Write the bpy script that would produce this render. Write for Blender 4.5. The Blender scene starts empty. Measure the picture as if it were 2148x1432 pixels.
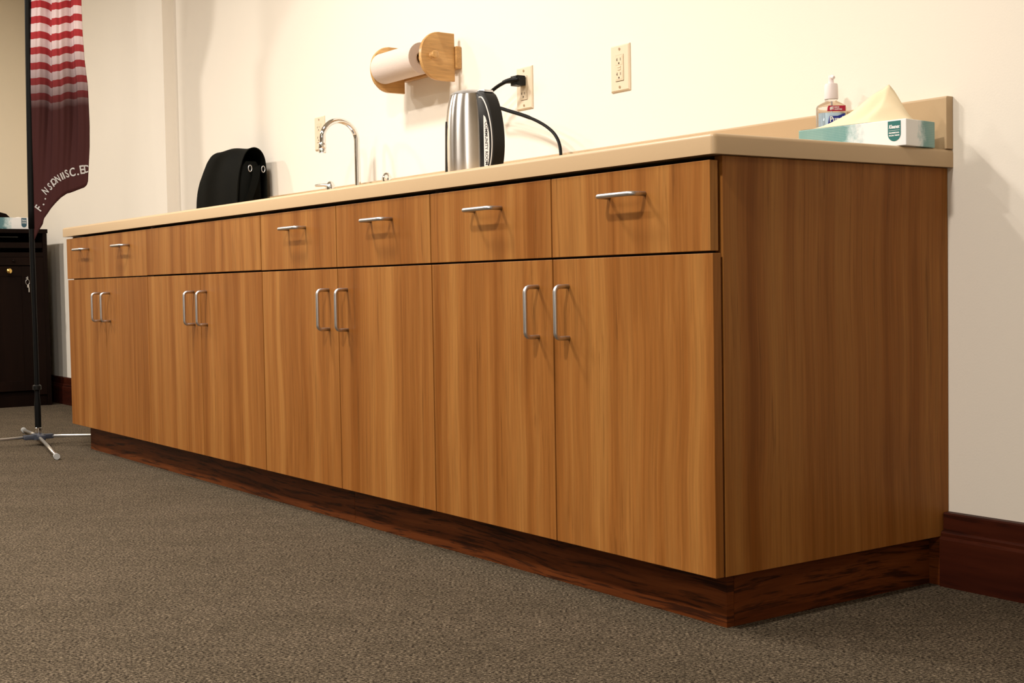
import bpy, bmesh, math, random
from mathutils import Vector, Matrix
random.seed(7)
PI = math.pi
S = bpy.context.scene
COL = S.collection

# ------------------------------------------------------------------ camera
CAM = Vector((1.6737, -1.6015, 0.6112))
FW = Vector((-0.81677093, 0.57543767, -0.04191346))
RT = Vector((0.57643728, 0.8169697, -0.01675042))
UP = Vector((-0.0246032, 0.03784173, 0.99898082))
cd = bpy.data.cameras.new('camera')
cd.sensor_fit = 'HORIZONTAL'; cd.sensor_width = 36.0; cd.lens = 47.085
cd.clip_start = 0.05; cd.clip_end = 60
cam = bpy.data.objects.new('camera', cd); COL.objects.link(cam)
M3 = Matrix((RT, UP, -FW)).transposed()
cam.matrix_world = Matrix.Translation(CAM) @ M3.to_4x4()
S.camera = cam

# ------------------------------------------------------------------ world, exposure, lights
W = bpy.data.worlds.new('world'); S.world = W; W.use_nodes = True
W.node_tree.nodes['Background'].inputs[0].default_value = (1.0, 0.93, 0.85, 1)
W.node_tree.nodes['Background'].inputs[1].default_value = 0.05
S.view_settings.view_transform = 'Standard'; S.view_settings.look = 'None'
S.view_settings.exposure = 0.17; S.view_settings.gamma = 1.0; S.view_settings.use_curve_mapping = False
S.display_settings.display_device = 'sRGB'

def lamp(name, loc, power, size, color=(1.0, 0.93, 0.845), spread=170):
    l = bpy.data.lights.new(name, 'AREA'); l.shape = 'DISK'; l.size = size
    l.energy = power; l.color = color; l.spread = math.radians(spread)
    o = bpy.data.objects.new(name, l); COL.objects.link(o); o.location = loc
    return o
for l_, p_, s_ in (((-1.8, -0.85, 2.72), 50, 0.36), ((0.2, -1.7, 2.72), 66, 0.20), ((-1.6, -1.7, 2.72), 34, 0.12), ((-5.3, -1.6, 2.72), 72, 0.22), ((-3.4, -1.7, 2.72), 42, 0.24),
                   ((-1.9, -3.4, 2.72), 30, 0.14), ((2.3, -4.3, 2.72), 90, 0.5)):  # the last, widest one is an unseen fill added to lift the shade
    lamp('ceiling_or_fill_lamp', l_, p_, s_)

# ------------------------------------------------------------------ measures
D = 0.6384        # wall plane
ZT = 0.864        # worktop height
ZU = 0.8285       # underside of worktop
L = 3.603         # length of the cabinet row
SEAM = [0.0, 0.4556, 0.911, 1.3648, 1.8165, 2.2698, 2.727, 3.165, 3.603]

# ------------------------------------------------------------------ materials
def new_mat(name):
    m = bpy.data.materials.new(name); m.use_nodes = True
    nt = m.node_tree
    return m, nt, nt.nodes['Principled BSDF']
def plain(name, col, rough=0.5, metal=0.0, spec=0.5, noise=0.0, nscale=40, bump=0.0, trans=0.0, ior=1.45, coat=0.0):
    m, nt, b = new_mat(name)
    b.inputs['Base Color'].default_value = (*col, 1); b.inputs['Roughness'].default_value = rough
    b.inputs['Metallic'].default_value = metal; b.inputs['Specular IOR Level'].default_value = spec
    b.inputs['Transmission Weight'].default_value = trans; b.inputs['IOR'].default_value = ior
    b.inputs['Coat Weight'].default_value = coat
    if noise or bump:
        tc = nt.nodes.new('ShaderNodeTexCoord'); n = nt.nodes.new('ShaderNodeTexNoise')
        n.inputs['Scale'].default_value = nscale; n.inputs['Detail'].default_value = 5
        nt.links.new(tc.outputs['Object'], n.inputs['Vector'])
        if noise:
            mx = nt.nodes.new('ShaderNodeMix'); mx.data_type = 'RGBA'
            mx.inputs[6].default_value = (*[c*(1-noise) for c in col], 1)
            mx.inputs[7].default_value = (*[min(1, c*(1+noise)) for c in col], 1)
            nt.links.new(n.outputs['Fac'], mx.inputs[0]); nt.links.new(mx.outputs[2], b.inputs['Base Color'])
        if bump:
            bp = nt.nodes.new('ShaderNodeBump'); bp.inputs['Strength'].default_value = bump; bp.inputs['Distance'].default_value = 0.002
            nt.links.new(n.outputs['Fac'], bp.inputs['Height']); nt.links.new(bp.outputs[0], b.inputs['Normal'])
    return m
def ramp(nt, stops):
    r = nt.nodes.new('ShaderNodeValToRGB')
    while len(r.color_ramp.elements) < len(stops): r.color_ramp.elements.new(0.5)
    for e, (p_, c) in zip(r.color_ramp.elements, stops): e.position = p_; e.color = (*c, 1)
    return r
def wood(name, dark, mid, light, scl=(1, 1, 0.05), rough=0.42, broad=7.0, fine=110.0, lines=0.35, linecol=None, use_rand=True, seed=0.0, spec=0.35, warp=0.06, lt=0.35):
    m, nt, b = new_mat(name); N = nt.nodes; K = nt.links
    tc = N.new('ShaderNodeTexCoord'); oi = N.new('ShaderNodeObjectInfo')
    add = N.new('ShaderNodeVectorMath'); add.operation = 'ADD'
    if use_rand:
        mul = N.new('ShaderNodeMath'); mul.operation = 'MULTIPLY'; mul.inputs[1].default_value = 37.0
        K.new(oi.outputs['Random'], mul.inputs[0])
        cb = N.new('ShaderNodeCombineXYZ'); K.new(mul.outputs[0], cb.inputs[0]); K.new(mul.outputs[0], cb.inputs[1]); cb.inputs[2].default_value = seed
        K.new(cb.outputs[0], add.inputs[1])
    else: add.inputs[1].default_value = (seed, seed*1.7, seed*0.3)
    K.new(tc.outputs['Object'], add.inputs[0])
    # slow warp so that the grain wanders
    wn = N.new('ShaderNodeTexNoise'); wn.inputs['Scale'].default_value = 2.2; wn.inputs['Detail'].default_value = 1
    K.new(add.outputs[0], wn.inputs['Vector'])
    ws = N.new('ShaderNodeVectorMath'); ws.operation = 'SCALE'; ws.inputs['Scale'].default_value = warp
    K.new(wn.outputs['Color'], ws.inputs[0])
    ad2 = N.new('ShaderNodeVectorMath'); ad2.operation = 'ADD'; K.new(add.outputs[0], ad2.inputs[0]); K.new(ws.outputs[0], ad2.inputs[1])
    mp = N.new('ShaderNodeMapping'); mp.inputs['Scale'].default_value = scl; K.new(ad2.outputs[0], mp.inputs['Vector'])
    n1 = N.new('ShaderNodeTexNoise'); n1.inputs['Scale'].default_value = broad; n1.inputs['Detail'].default_value = 6; n1.inputs['Roughness'].default_value = 0.62
    n2 = N.new('ShaderNodeTexNoise'); n2.inputs['Scale'].default_value = fine; n2.inputs['Detail'].default_value = 3
    n3 = N.new('ShaderNodeTexNoise'); n3.inputs['Scale'].default_value = broad*4.5; n3.inputs['Detail'].default_value = 4; n3.inputs['Roughness'].default_value = 0.7
    for n in (n1, n2, n3): K.new(mp.outputs[0], n.inputs['Vector'])
    r1 = ramp(nt, [(0.33, dark), (0.5, mid), (0.66, light)]); K.new(n1.outputs['Fac'], r1.inputs[0])
    r2 = ramp(nt, [(0.3, (0.80, 0.80, 0.80)), (0.7, (1.12, 1.12, 1.12))]); K.new(n2.outputs['Fac'], r2.inputs[0])
    mx = N.new('ShaderNodeMix'); mx.data_type = 'RGBA'; mx.blend_type = 'MULTIPLY'; mx.inputs[0].default_value = 0.75
    K.new(r1.outputs[0], mx.inputs[6]); K.new(r2.outputs[0], mx.inputs[7])
    lc = linecol or tuple(c*0.45 for c in dark)
    r3 = ramp(nt, [(lt-0.05, (1, 1, 1)), (lt+0.05, (0, 0, 0))]); K.new(n3.outputs['Fac'], r3.inputs[0])
    ml = N.new('ShaderNodeMath'); ml.operation = 'MULTIPLY'; ml.inputs[1].default_value = lines; K.new(r3.outputs[0], ml.inputs[0])
    m2 = N.new('ShaderNodeMix'); m2.data_type = 'RGBA'; K.new(ml.outputs[0], m2.inputs[0]); K.new(mx.outputs[2], m2.inputs[6]); m2.inputs[7].default_value = (*lc, 1)
    K.new(m2.outputs[2], b.inputs['Base Color'])
    b.inputs['Roughness'].default_value = rough; b.inputs['Specular IOR Level'].default_value = spec
    return m
M = {}
M['wall'] = plain('painted_wall', (0.82, 0.76, 0.665), 0.85, spec=0.2, noise=0.012, nscale=260, bump=0.08)
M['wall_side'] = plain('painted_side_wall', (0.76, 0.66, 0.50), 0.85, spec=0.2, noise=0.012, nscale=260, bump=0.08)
M['ceiling'] = plain('ceiling_paint', (0.80, 0.77, 0.70), 0.9)
M['wood'] = wood('cabinet_laminate', (0.195, 0.064, 0.0105), (0.268, 0.102, 0.022), (0.335, 0.146, 0.036), scl=(1, 1, 0.022), broad=17, fine=210, lines=0.5, spec=0.10, warp=0.03)
M['wood_core'] = plain('cabinet_inside', (0.05, 0.03, 0.018), 0.8)
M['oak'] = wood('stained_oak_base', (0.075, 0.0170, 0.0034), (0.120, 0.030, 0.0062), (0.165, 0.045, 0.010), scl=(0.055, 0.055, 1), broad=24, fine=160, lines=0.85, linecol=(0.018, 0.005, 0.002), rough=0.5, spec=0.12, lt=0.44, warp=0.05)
M['cherry'] = wood('red_brown_baseboard', (0.030, 0.0055, 0.0028), (0.044, 0.0085, 0.0035), (0.062, 0.013, 0.005), scl=(0.07, 0.3, 1), broad=12, fine=90, lines=0.6, linecol=(0.010, 0.003, 0.002), rough=0.5, use_rand=False, spec=0.12, lt=0.42)
M['espresso'] = wood('espresso_wood', (0.0055, 0.0022, 0.0012), (0.0075, 0.003, 0.0017), (0.010, 0.004, 0.0022), rough=0.5, lines=0.3, spec=0.07)
M['counter'] = plain('beige_solid_surface', (0.50, 0.352, 0.205), 0.36, spec=0.35, noise=0.03, nscale=500)
M['plate'] = plain('almond_plastic', (0.72, 0.60, 0.44), 0.35)
M['plate_in'] = plain('almond_receptacle', (0.70, 0.585, 0.42), 0.3)
M['slot'] = plain('dark_slot', (0.05, 0.025, 0.01), 0.7)
M['screw'] = plain('screw_paint', (0.42, 0.30, 0.18), 0.35, metal=0.4)
M['nickel'] = plain('satin_nickel', (0.60, 0.60, 0.62), 0.38, metal=1.0)
M['chrome'] = plain('chrome', (0.78, 0.77, 0.76), 0.06, metal=1.0)
M['steel_leg'] = plain('steel_leg', (0.62, 0.60, 0.57), 0.3, metal=0.9)
M['hub'] = plain('hub_grey', (0.035, 0.04, 0.055), 0.4)
M['black'] = plain('black_plastic', (0.005, 0.005, 0.005), 0.4, spec=0.25)
M['pole'] = plain('black_pole', (0.004, 0.004, 0.004), 0.5, spec=0.12)
M['rubber'] = plain('black_cable', (0.004, 0.004, 0.004), 0.5, spec=0.15)
M['cap'] = plain('grey_cap', (0.34, 0.34, 0.33), 0.5)
M['leather'] = plain('black_bag_cloth', (0.0045, 0.0048, 0.004), 0.7, spec=0.05, noise=0.25, nscale=60, bump=0.25)
M['brass'] = plain('brass', (0.75, 0.50, 0.16), 0.22, metal=1.0)
M['paper'] = plain('paper_towel', (0.64, 0.54, 0.475), 0.9, noise=0.03, nscale=300, bump=0.3)
M['card'] = plain('cardboard_tube', (0.36, 0.25, 0.17), 0.9)
M['maple'] = wood('varnished_maple', (0.42, 0.225, 0.075), (0.52, 0.29, 0.10), (0.60, 0.35, 0.135), scl=(1, 0.06, 1), broad=22, fine=180, lines=0.3, rough=0.32)
M['maple_v'] = wood('varnished_maple_turned', (0.42, 0.225, 0.075), (0.50, 0.28, 0.10), (0.58, 0.34, 0.13), scl=(0.1, 1, 1), broad=22, fine=180, lines=0.3, rough=0.3)
M['white_plastic'] = plain('white_plastic', (0.82, 0.74, 0.74), 0.35)
M['tape'] = plain('label_tape', (0.62, 0.60, 0.57), 0.4)
M['ink'] = plain('black_ink', (0.02, 0.02, 0.02), 0.6)
M['white_ink'] = plain('white_print', (0.85, 0.85, 0.85), 0.6)
M['flag_ink'] = plain('flag_white_print', (0.42, 0.40, 0.38), 0.8)
M['teal'] = plain('teal_print', (0.02, 0.15, 0.14), 0.5)
M['teal_far'] = plain('dark_teal_print', (0.03, 0.09, 0.13), 0.5)
M['red_print'] = plain('red_print', (0.42, 0.01, 0.04), 0.5)
M['blue_print'] = plain('blue_print', (0.01, 0.02, 0.24), 0.5)
M['label_blue'] = plain('pale_blue_label', (0.50, 0.66, 0.80), 0.5)
M['tissue'] = plain('cream_tissue', (0.84, 0.70, 0.47), 0.95, noise=0.02, nscale=80)
M['tissue_white'] = plain('white_tissue', (0.75, 0.68, 0.64), 0.95)

# brushed steel for the kettle
m, nt, b = new_mat('brushed_steel'); M['steel'] = m
b.inputs['Base Color'].default_value = (0.70, 0.67, 0.64, 1); b.inputs['Metallic'].default_value = 1; b.inputs['Roughness'].default_value = 0.26
b.inputs['Anisotropic'].default_value = 0.85
tg = nt.nodes.new('ShaderNodeTangent'); tg.direction_type = 'RADIAL'; tg.axis = 'Z'; b.inputs['Anisotropic Rotation'].default_value = 0.25; nt.links.new(tg.outputs[0], b.inputs['Tangent'])
# clear bottle
m, nt, b = new_mat('clear_gel'); M['gel'] = m
b.inputs['Base Color'].default_value = (0.93, 0.92, 0.90, 1); b.inputs['Roughness'].default_value = 0.04
b.inputs['Transmission Weight'].default_value = 0.95; b.inputs['IOR'].default_value = 1.36
# carpet
m, nt, b = new_mat('carpet'); M['carpet'] = m
tc = nt.nodes.new('ShaderNodeTexCoord')
mp = nt.nodes.new('ShaderNodeMapping'); mp.vector_type = 'TEXTURE'; mp.inputs['Rotation'].default_value = (0, 0, math.radians(54.8)); mp.inputs['Scale'].default_value = (1.5, 0.85, 1)
nt.links.new(tc.outputs['Object'], mp.inputs[0])
na = nt.nodes.new('ShaderNodeTexNoise'); na.inputs['Scale'].default_value = 260; na.inputs['Detail'].default_value = 4; na.inputs['Roughness'].default_value = 0.75
nb = nt.nodes.new('ShaderNodeTexNoise'); nb.inputs['Scale'].default_value = 5; nb.inputs['Detail'].default_value = 5; nb.inputs['Roughness'].default_value = 0.65
vo = nt.nodes.new('ShaderNodeTexVoronoi'); vo.inputs['Scale'].default_value = 230
nc = nt.nodes.new('ShaderNodeTexNoise'); nc.inputs['Scale'].default_value = 42; nc.inputs['Detail'].default_value = 3
for n in (na, nb, vo, nc): nt.links.new(mp.outputs[0], n.inputs['Vector'])
ra = ramp(nt, [(0.38, (0.006, 0.0045, 0.003)), (0.49, (0.055, 0.043, 0.030)), (0.60, (0.20, 0.163, 0.118))]); nt.links.new(na.outputs['Fac'], ra.inputs[0])
rb = ramp(nt, [(0.35, (0.90, 0.86, 0.80)), (0.65, (1.08, 1.03, 0.98))]); nt.links.new(nb.outputs['Fac'], rb.inputs[0])
rc = ramp(nt, [(0.3, (0.78, 0.78, 0.78)), (0.7, (1.15, 1.15, 1.15))]); nt.links.new(nc.outputs['Fac'], rc.inputs[0])
mx = nt.nodes.new('ShaderNodeMix'); mx.data_type = 'RGBA'; mx.blend_type = 'MULTIPLY'; mx.inputs[0].default_value = 1
nt.links.new(ra.outputs[0], mx.inputs[6]); nt.links.new(rb.outputs[0], mx.inputs[7])
mx2 = nt.nodes.new('ShaderNodeMix'); mx2.data_type = 'RGBA'; mx2.blend_type = 'MULTIPLY'; mx2.inputs[0].default_value = 1
nt.links.new(mx.outputs[2], mx2.inputs[6]); nt.links.new(rc.outputs[0], mx2.inputs[7])
nt.links.new(mx2.outputs[2], b.inputs['Base Color']); b.inputs['Roughness'].default_value = 1; b.inputs['Specular IOR Level'].default_value = 0.05
bp = nt.nodes.new('ShaderNodeBump'); bp.inputs['Strength'].default_value = 0.7; bp.inputs['Distance'].default_value = 0.004
sm = nt.nodes.new('ShaderNodeMath'); sm.operation = 'SUBTRACT'; nt.links.new(na.outputs['Fac'], sm.inputs[0]); nt.links.new(vo.outputs['Distance'], sm.inputs[1])
nt.links.new(sm.outputs[0], bp.inputs['Height']); nt.links.new(bp.outputs[0], b.inputs['Normal'])
# tissue carton print: white near one end, teal cloud pattern with dots elsewhere (u runs along the long side from the logo end)
def carton_mat(name, teal1, teal2, length, rev=False):
    m, nt, b = new_mat(name); N = nt.nodes; K = nt.links
    tc = N.new('ShaderNodeTexCoord'); sp = N.new('ShaderNodeSeparateXYZ'); K.new(tc.outputs['Object'], sp.inputs[0])
    n = N.new('ShaderNodeTexNoise'); n.inputs['Scale'].default_value = 38; n.inputs['Detail'].default_value = 6; n.inputs['Roughness'].default_value = 0.75; K.new(tc.outputs['Object'], n.inputs['Vector'])
    # distance from the near front corner (local origin), along x and y
    ax = N.new('ShaderNodeMath'); ax.operation = 'ABSOLUTE'; K.new(sp.outputs[0], ax.inputs[0])
    dv = N.new('ShaderNodeMath'); dv.operation = 'MULTIPLY'; K.new(ax.outputs[0], dv.inputs[0]); dv.inputs[1].default_value = 1.0/length
    dy = N.new('ShaderNodeMath'); dy.operation = 'MULTIPLY'; K.new(sp.outputs[1], dy.inputs[0]); dy.inputs[1].default_value = 8.5
    sm = N.new('ShaderNodeMath'); sm.operation = 'ADD'; K.new(dv.outputs[0], sm.inputs[0]); K.new(dy.outputs[0], sm.inputs[1])
    nm = N.new('ShaderNodeMath'); nm.operation = 'MULTIPLY_ADD'; K.new(n.outputs['Fac'], nm.inputs[0]); nm.inputs[1].default_value = 0.5; nm.inputs[2].default_value = -0.25
    s2 = N.new('ShaderNodeMath'); s2.operation = 'ADD'; K.new(sm.outputs[0], s2.inputs[0]); K.new(nm.outputs[0], s2.inputs[1])
    r = ramp(nt, [(0.37, (0.84, 0.83, 0.82)), (0.46, (0.5, 0.62, 0.63)), (0.57, teal1), (0.85, teal2)]); K.new(s2.outputs[0], r.inputs[0])
    # woven dots
    mp = N.new('ShaderNodeMapping'); mp.inputs['Scale'].default_value = (1900, 1900, 1900); K.new(tc.outputs['Object'], mp.inputs[0])
    ck = N.new('ShaderNodeVectorMath'); ck.operation = 'SINE'; K.new(mp.outputs[0], ck.inputs[0])
    s3 = N.new('ShaderNodeSeparateXYZ'); K.new(ck.outputs[0], s3.inputs[0])
    mxx = N.new('ShaderNodeMath'); mxx.operation = 'MAXIMUM'; K.new(s3.outputs[0], mxx.inputs[0]); K.new(s3.outputs[1], mxx.inputs[1])
    pr = N.new('ShaderNodeMath'); pr.operation = 'MULTIPLY'; K.new(s3.outputs[2], pr.inputs[0]); K.new(mxx.outputs[0], pr.inputs[1])
    n4 = N.new('ShaderNodeTexNoise'); n4.inputs['Scale'].default_value = 14; K.new(tc.outputs['Object'], n4.inputs['Vector'])
    r4 = ramp(nt, [(0.45, (0, 0, 0)), (0.55, (0.45, 0.45, 0.45))]); K.new(n4.outputs['Fac'], r4.inputs[0])
    gt = N.new('ShaderNodeMath'); gt.operation = 'GREATER_THAN'; K.new(pr.outputs[0], gt.inputs[0]); gt.inputs[1].default_value = 0.35
    m4 = N.new('ShaderNodeMath'); m4.operation = 'MULTIPLY'; K.new(gt.outputs[0], m4.inputs[0]); K.new(r4.outputs[0], m4.inputs[1])
    mx = N.new('ShaderNodeMix'); mx.data_type = 'RGBA'; K.new(m4.outputs[0], mx.inputs[0]); K.new(r.outputs[0], mx.inputs[6]); mx.inputs[7].default_value = (0.6, 0.75, 0.72, 1)
    K.new(mx.outputs[2], b.inputs['Base Color']); b.inputs['Roughness'].default_value = 0.45
    return m
M['carton'] = carton_mat('tissue_carton', (0.13, 0.30, 0.29), (0.20, 0.36, 0.33), 0.245)
M['carton_far'] = carton_mat('tissue_carton_far', (0.08, 0.20, 0.22), (0.03, 0.12, 0.17), 0.235)
# banner cloth: red and white stripes fading to maroon
m, nt, b = new_mat('banner_cloth'); M['banner'] = m; N = nt.nodes; K = nt.links
uv = N.new('ShaderNodeUVMap'); sp = N.new('ShaderNodeSeparateXYZ'); K.new(uv.outputs[0], sp.inputs[0])   # v = height in metres (shifted along the folds)
md = N.new('ShaderNodeMath'); md.operation = 'MULTIPLY'; K.new(sp.outputs[1], md.inputs[0]); md.inputs[1].default_value = 1/0.0605
fr = N.new('ShaderNodeMath'); fr.operation = 'FRACT'; K.new(md.outputs[0], fr.inputs[0])
st = N.new('ShaderNodeMath'); st.operation = 'LESS_THAN'; K.new(fr.outputs[0], st.inputs[0]); st.inputs[1].default_value = 0.46
cs = N.new('ShaderNodeMix'); cs.data_type = 'RGBA'; K.new(st.outputs[0], cs.inputs[0]); cs.inputs[6].default_value = (0.66, 0.52, 0.52, 1); cs.inputs[7].default_value = (0.36, 0.035, 0.04, 1)
f1 = N.new('ShaderNodeMapRange'); K.new(sp.outputs[1], f1.inputs[0]); f1.inputs[1].default_value = 1.36; f1.inputs[2].default_value = 1.66
cf = N.new('ShaderNodeMix'); cf.data_type = 'RGBA'; K.new(f1.outputs[0], cf.inputs[0]); cf.inputs[6].default_value = (0.046, 0.016, 0.015, 1); K.new(cs.outputs[2], cf.inputs[7])
K.new(cf.outputs[2], b.inputs['Base Color']); b.inputs['Roughness'].default_value = 0.85; b.inputs['Specular IOR Level'].default_value = 0.05

# ------------------------------------------------------------------ builders
def finish(name, bm, mats, parent=None, smooth=False, loc=(0, 0, 0), autosmooth=None):
    me = bpy.data.meshes.new(name)
    bmesh.ops.recalc_face_normals(bm, faces=bm.faces)
    bm.to_mesh(me); bm.free()
    if not isinstance(mats, (list, tuple)): mats = [mats]
    for mt in mats: me.materials.append(mt)
    o = bpy.data.objects.new(name, me); COL.objects.link(o)
    if smooth:
        for p_ in me.polygons: p_.use_smooth = True
        if autosmooth:
            me.set_sharp_from_angle(angle=math.radians(autosmooth))
    if parent is not None: o.parent = parent
    o.location = loc
    return o
def tag(o, label, cat, group=None, kind=None):
    o['label'] = label; o['category'] = cat
    if group: o['group'] = group
    if kind: o['kind'] = kind
    return o
def thing(name, loc, label, cat, group=None, rotz=0):
    o = bpy.data.objects.new(name, None); COL.objects.link(o); o.location = loc; o.rotation_euler = (0, 0, rotz)
    o.empty_display_size = 0.05
    return tag(o, label, cat, group)
def struct(name, bm, mt, label=None):
    o = finish(name, bm, mt); o['kind'] = 'structure'
    if label: o['label'] = label
    return o
def box(bm, x0, x1, y0, y1, z0, z1, bev=0.0, seg=2, mat=0):
    before = set(bm.faces)
    vs = [bm.verts.new((x, y, z)) for x in (x0, x1) for y in (y0, y1) for z in (z0, z1)]
    q = [(0, 1, 3, 2), (4, 6, 7, 5), (0, 4, 5, 1), (2, 3, 7, 6), (0, 2, 6, 4), (1, 5, 7, 3)]
    fs = [bm.faces.new([vs[i] for i in f]) for f in q]
    if bev > 0:
        es = list({e for f in fs for e in f.edges})
        bmesh.ops.bevel(bm, geom=es, offset=bev, segments=seg, affect='EDGES', profile=0.5)
    for f in set(bm.faces) - before: f.material_index = mat
def B(x0, x1, y0, y1, z0, z1, bev=0.0, seg=2):
    bm = bmesh.new(); box(bm, x0, x1, y0, y1, z0, z1, bev, seg); return bm
def tube(bm, pts, r, n=12, cap=True, mat=0, sq=None):
    pts = [Vector(p_) for p_ in pts]; rings = []
    t0 = (pts[1]-pts[0]).normalized()
    a = t0.orthogonal().normalized()
    for i, p_ in enumerate(pts):
        if i == 0: t = t0
        elif i == len(pts)-1: t = (pts[i]-pts[i-1]).normalized()
        else: t = ((pts[i+1]-p_).normalized()+(p_-pts[i-1]).normalized()).normalized()
        a = (a - t*a.dot(t)).normalized(); bb = t.cross(a)
        rr = r[i] if isinstance(r, (list, tuple)) else r
        rings.append([bm.verts.new(p_+(a*math.cos(2*PI*k/n)+bb*math.sin(2*PI*k/n))*rr) for k in range(n)])
    for i in range(len(rings)-1):
        for k in range(n):
            f = bm.faces.new((rings[i][k], rings[i][(k+1) % n], rings[i+1][(k+1) % n], rings[i+1][k])); f.material_index = mat
    if cap:
        bm.faces.new(list(reversed(rings[0]))).material_index = mat; bm.faces.new(rings[-1]).material_index = mat
def lathe(bm, prof, n=48, origin=(0, 0, 0), axis='z', sx=1.0, sy=1.0, mat=0):
    o = Vector(origin); rings = []
    for r, z in prof:
        row = []
        for k in range(n):
            a = 2*PI*k/n; c, s = math.cos(a)*r*sx, math.sin(a)*r*sy
            if axis == 'z': v = Vector((c, s, z))
            elif axis == 'x': v = Vector((z, c, s))
            else: v = Vector((c, z, s))
            row.append(bm.verts.new(o+v))
        rings.append(row)
    for i in range(len(rings)-1):
        for k in range(n):
            bm.faces.new((rings[i][k], rings[i][(k+1) % n], rings[i+1][(k+1) % n], rings[i+1][k])).material_index = mat
    bm.faces.new(list(reversed(rings[0]))).material_index = mat; bm.faces.new(rings[-1]).material_index = mat
def prism(bm, poly, axis, a0, a1, bev=0.0, seg=2, mat=0):
    """poly: 2D points; extruded along axis from a0 to a1. axis x: (y,z); y: (x,z); z: (x,y)"""
    def P(q, a):
        return {'x': (a, q[0], q[1]), 'y': (q[0], a, q[1]), 'z': (q[0], q[1], a)}[axis]
    before = set(bm.faces)
    v0 = [bm.verts.new(P(q, a0)) for q in poly]; v1 = [bm.verts.new(P(q, a1)) for q in poly]; n = len(poly)
    f0 = bm.faces.new(v0); f1 = bm.faces.new(list(reversed(v1)))
    for i in range(n): bm.faces.new((v0[i], v1[i], v1[(i+1) % n], v0[(i+1) % n]))
    if bev > 0:
        bmesh.ops.bevel(bm, geom=list(set(f0.edges) | set(f1.edges)), offset=bev, segments=seg, affect='EDGES', profile=0.5)
    for f in set(bm.faces)-before: f.material_index = mat
def catmull(pts, n=8):
    pts = [Vector(p_) for p_ in pts]; out = []
    P = [pts[0]*2-pts[1]]+pts+[pts[-1]*2-pts[-2]]
    for i in range(1, len(P)-2):
        for k in range(n):
            t = k/n; a, b_, c, d = P[i-1], P[i], P[i+1], P[i+2]
            out.append(0.5*((2*b_)+(c-a)*t+(2*a-5*b_+4*c-d)*t*t+(3*b_-a-3*c+d)*t**3))
    out.append(pts[-1]); return out
def text_bm(body, size, extrude=0.0002, align='CENTER', shear=0.0, bold=0.0):
    c = bpy.data.curves.new('t', 'FONT'); c.body = body; c.size = size; c.extrude = extrude; c.align_x = align; c.align_y = 'CENTER'
    c.shear = shear; c.offset = bold; c.resolution_u = 3
    o = bpy.data.objects.new('t', c); COL.objects.link(o)
    dg = bpy.context.evaluated_depsgraph_get(); dg.update()
    me = bpy.data.meshes.new_from_object(o.evaluated_get(dg))
    bm = bmesh.new(); bm.from_mesh(me)
    bpy.data.objects.remove(o); bpy.data.curves.remove(c); bpy.data.meshes.remove(me)
    return bm
def place_bm(bm, origin, ex, ey):
    ex = Vector(ex).normalized(); ey = Vector(ey).normalized(); ez = ex.cross(ey)
    m4 = Matrix((ex, ey, ez)).transposed().to_4x4(); m4.translation = Vector(origin)
    bmesh.ops.transform(bm, matrix=m4, verts=bm.verts); return bm
def merge(dst, src):
    me = bpy.data.meshes.new('tmp'); src.to_mesh(me); src.free(); dst.from_mesh(me); bpy.data.meshes.remove(me)

# ------------------------------------------------------------------ the room
XL, XR, YF, ZC = -6.28, 3.6, -8.6, 2.75
struct('floor', B(XL-0.1, XR+0.1, YF-0.1, D+0.1, -0.1, 0.0), M['carpet'], 'brown mottled carpet')
PIL = (-4.386, -4.063, 0.586)      # shallow pilaster left of the worktop: x range and face
bm = bmesh.new(); prism(bm, [(XL-0.1, D), (PIL[0], D), (PIL[0], PIL[2]), (PIL[1], PIL[2]), (PIL[1], D), (XR+0.1, D), (XR+0.1, D+0.1), (XL-0.1, D+0.1)], 'z', 0.0, ZC)
struct('wall_back', bm, M['wall'], 'cream painted wall behind the cabinets, with a shallow pilaster')
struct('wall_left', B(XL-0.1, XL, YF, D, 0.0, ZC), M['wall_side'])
struct('wall_right', B(XR, XR+0.1, YF, D, 0.0, ZC), M['wall'])
struct('wall_front', B(XL-0.1, XR+0.1, YF-0.1, YF, 0.0, ZC), M['wall'])
struct('ceiling', B(XL-0.1, XR+0.1, YF-0.1, D+0.1, ZC, ZC+0.1), M['ceiling'])
def baseboard_profile(sign, y):   # tall board, bead and upper strip, in (offset from wall, z)
    return [(0, 0), (0.032, 0), (0.032, 0.094), (0.031, 0.097), (0.027, 0.100), (0.0275, 0.106), (0.024, 0.110), (0.0195, 0.111), (0.0195, 0.143), (0.0175, 0.146), (0, 0.146)]
def baseboard(name, x0, x1, yw=D):
    bm = bmesh.new(); prism(bm, [(yw-0.0003-a, z) for a, z in baseboard_profile(1, D)], 'x', x0, x1)
    struct(name, bm, M['cherry'], 'dark red-brown stained wooden baseboard')
baseboard('baseboard_right', 0.0015, XR-0.001)
baseboard('baseboard_left', XL+0.001, PIL[0]-0.0005)
baseboard('baseboard_pilaster', PIL[0]-0.0004, PIL[1]+0.0004, PIL[2])
baseboard('baseboard_back', PIL[1]+0.0005, -L-0.02)

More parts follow.
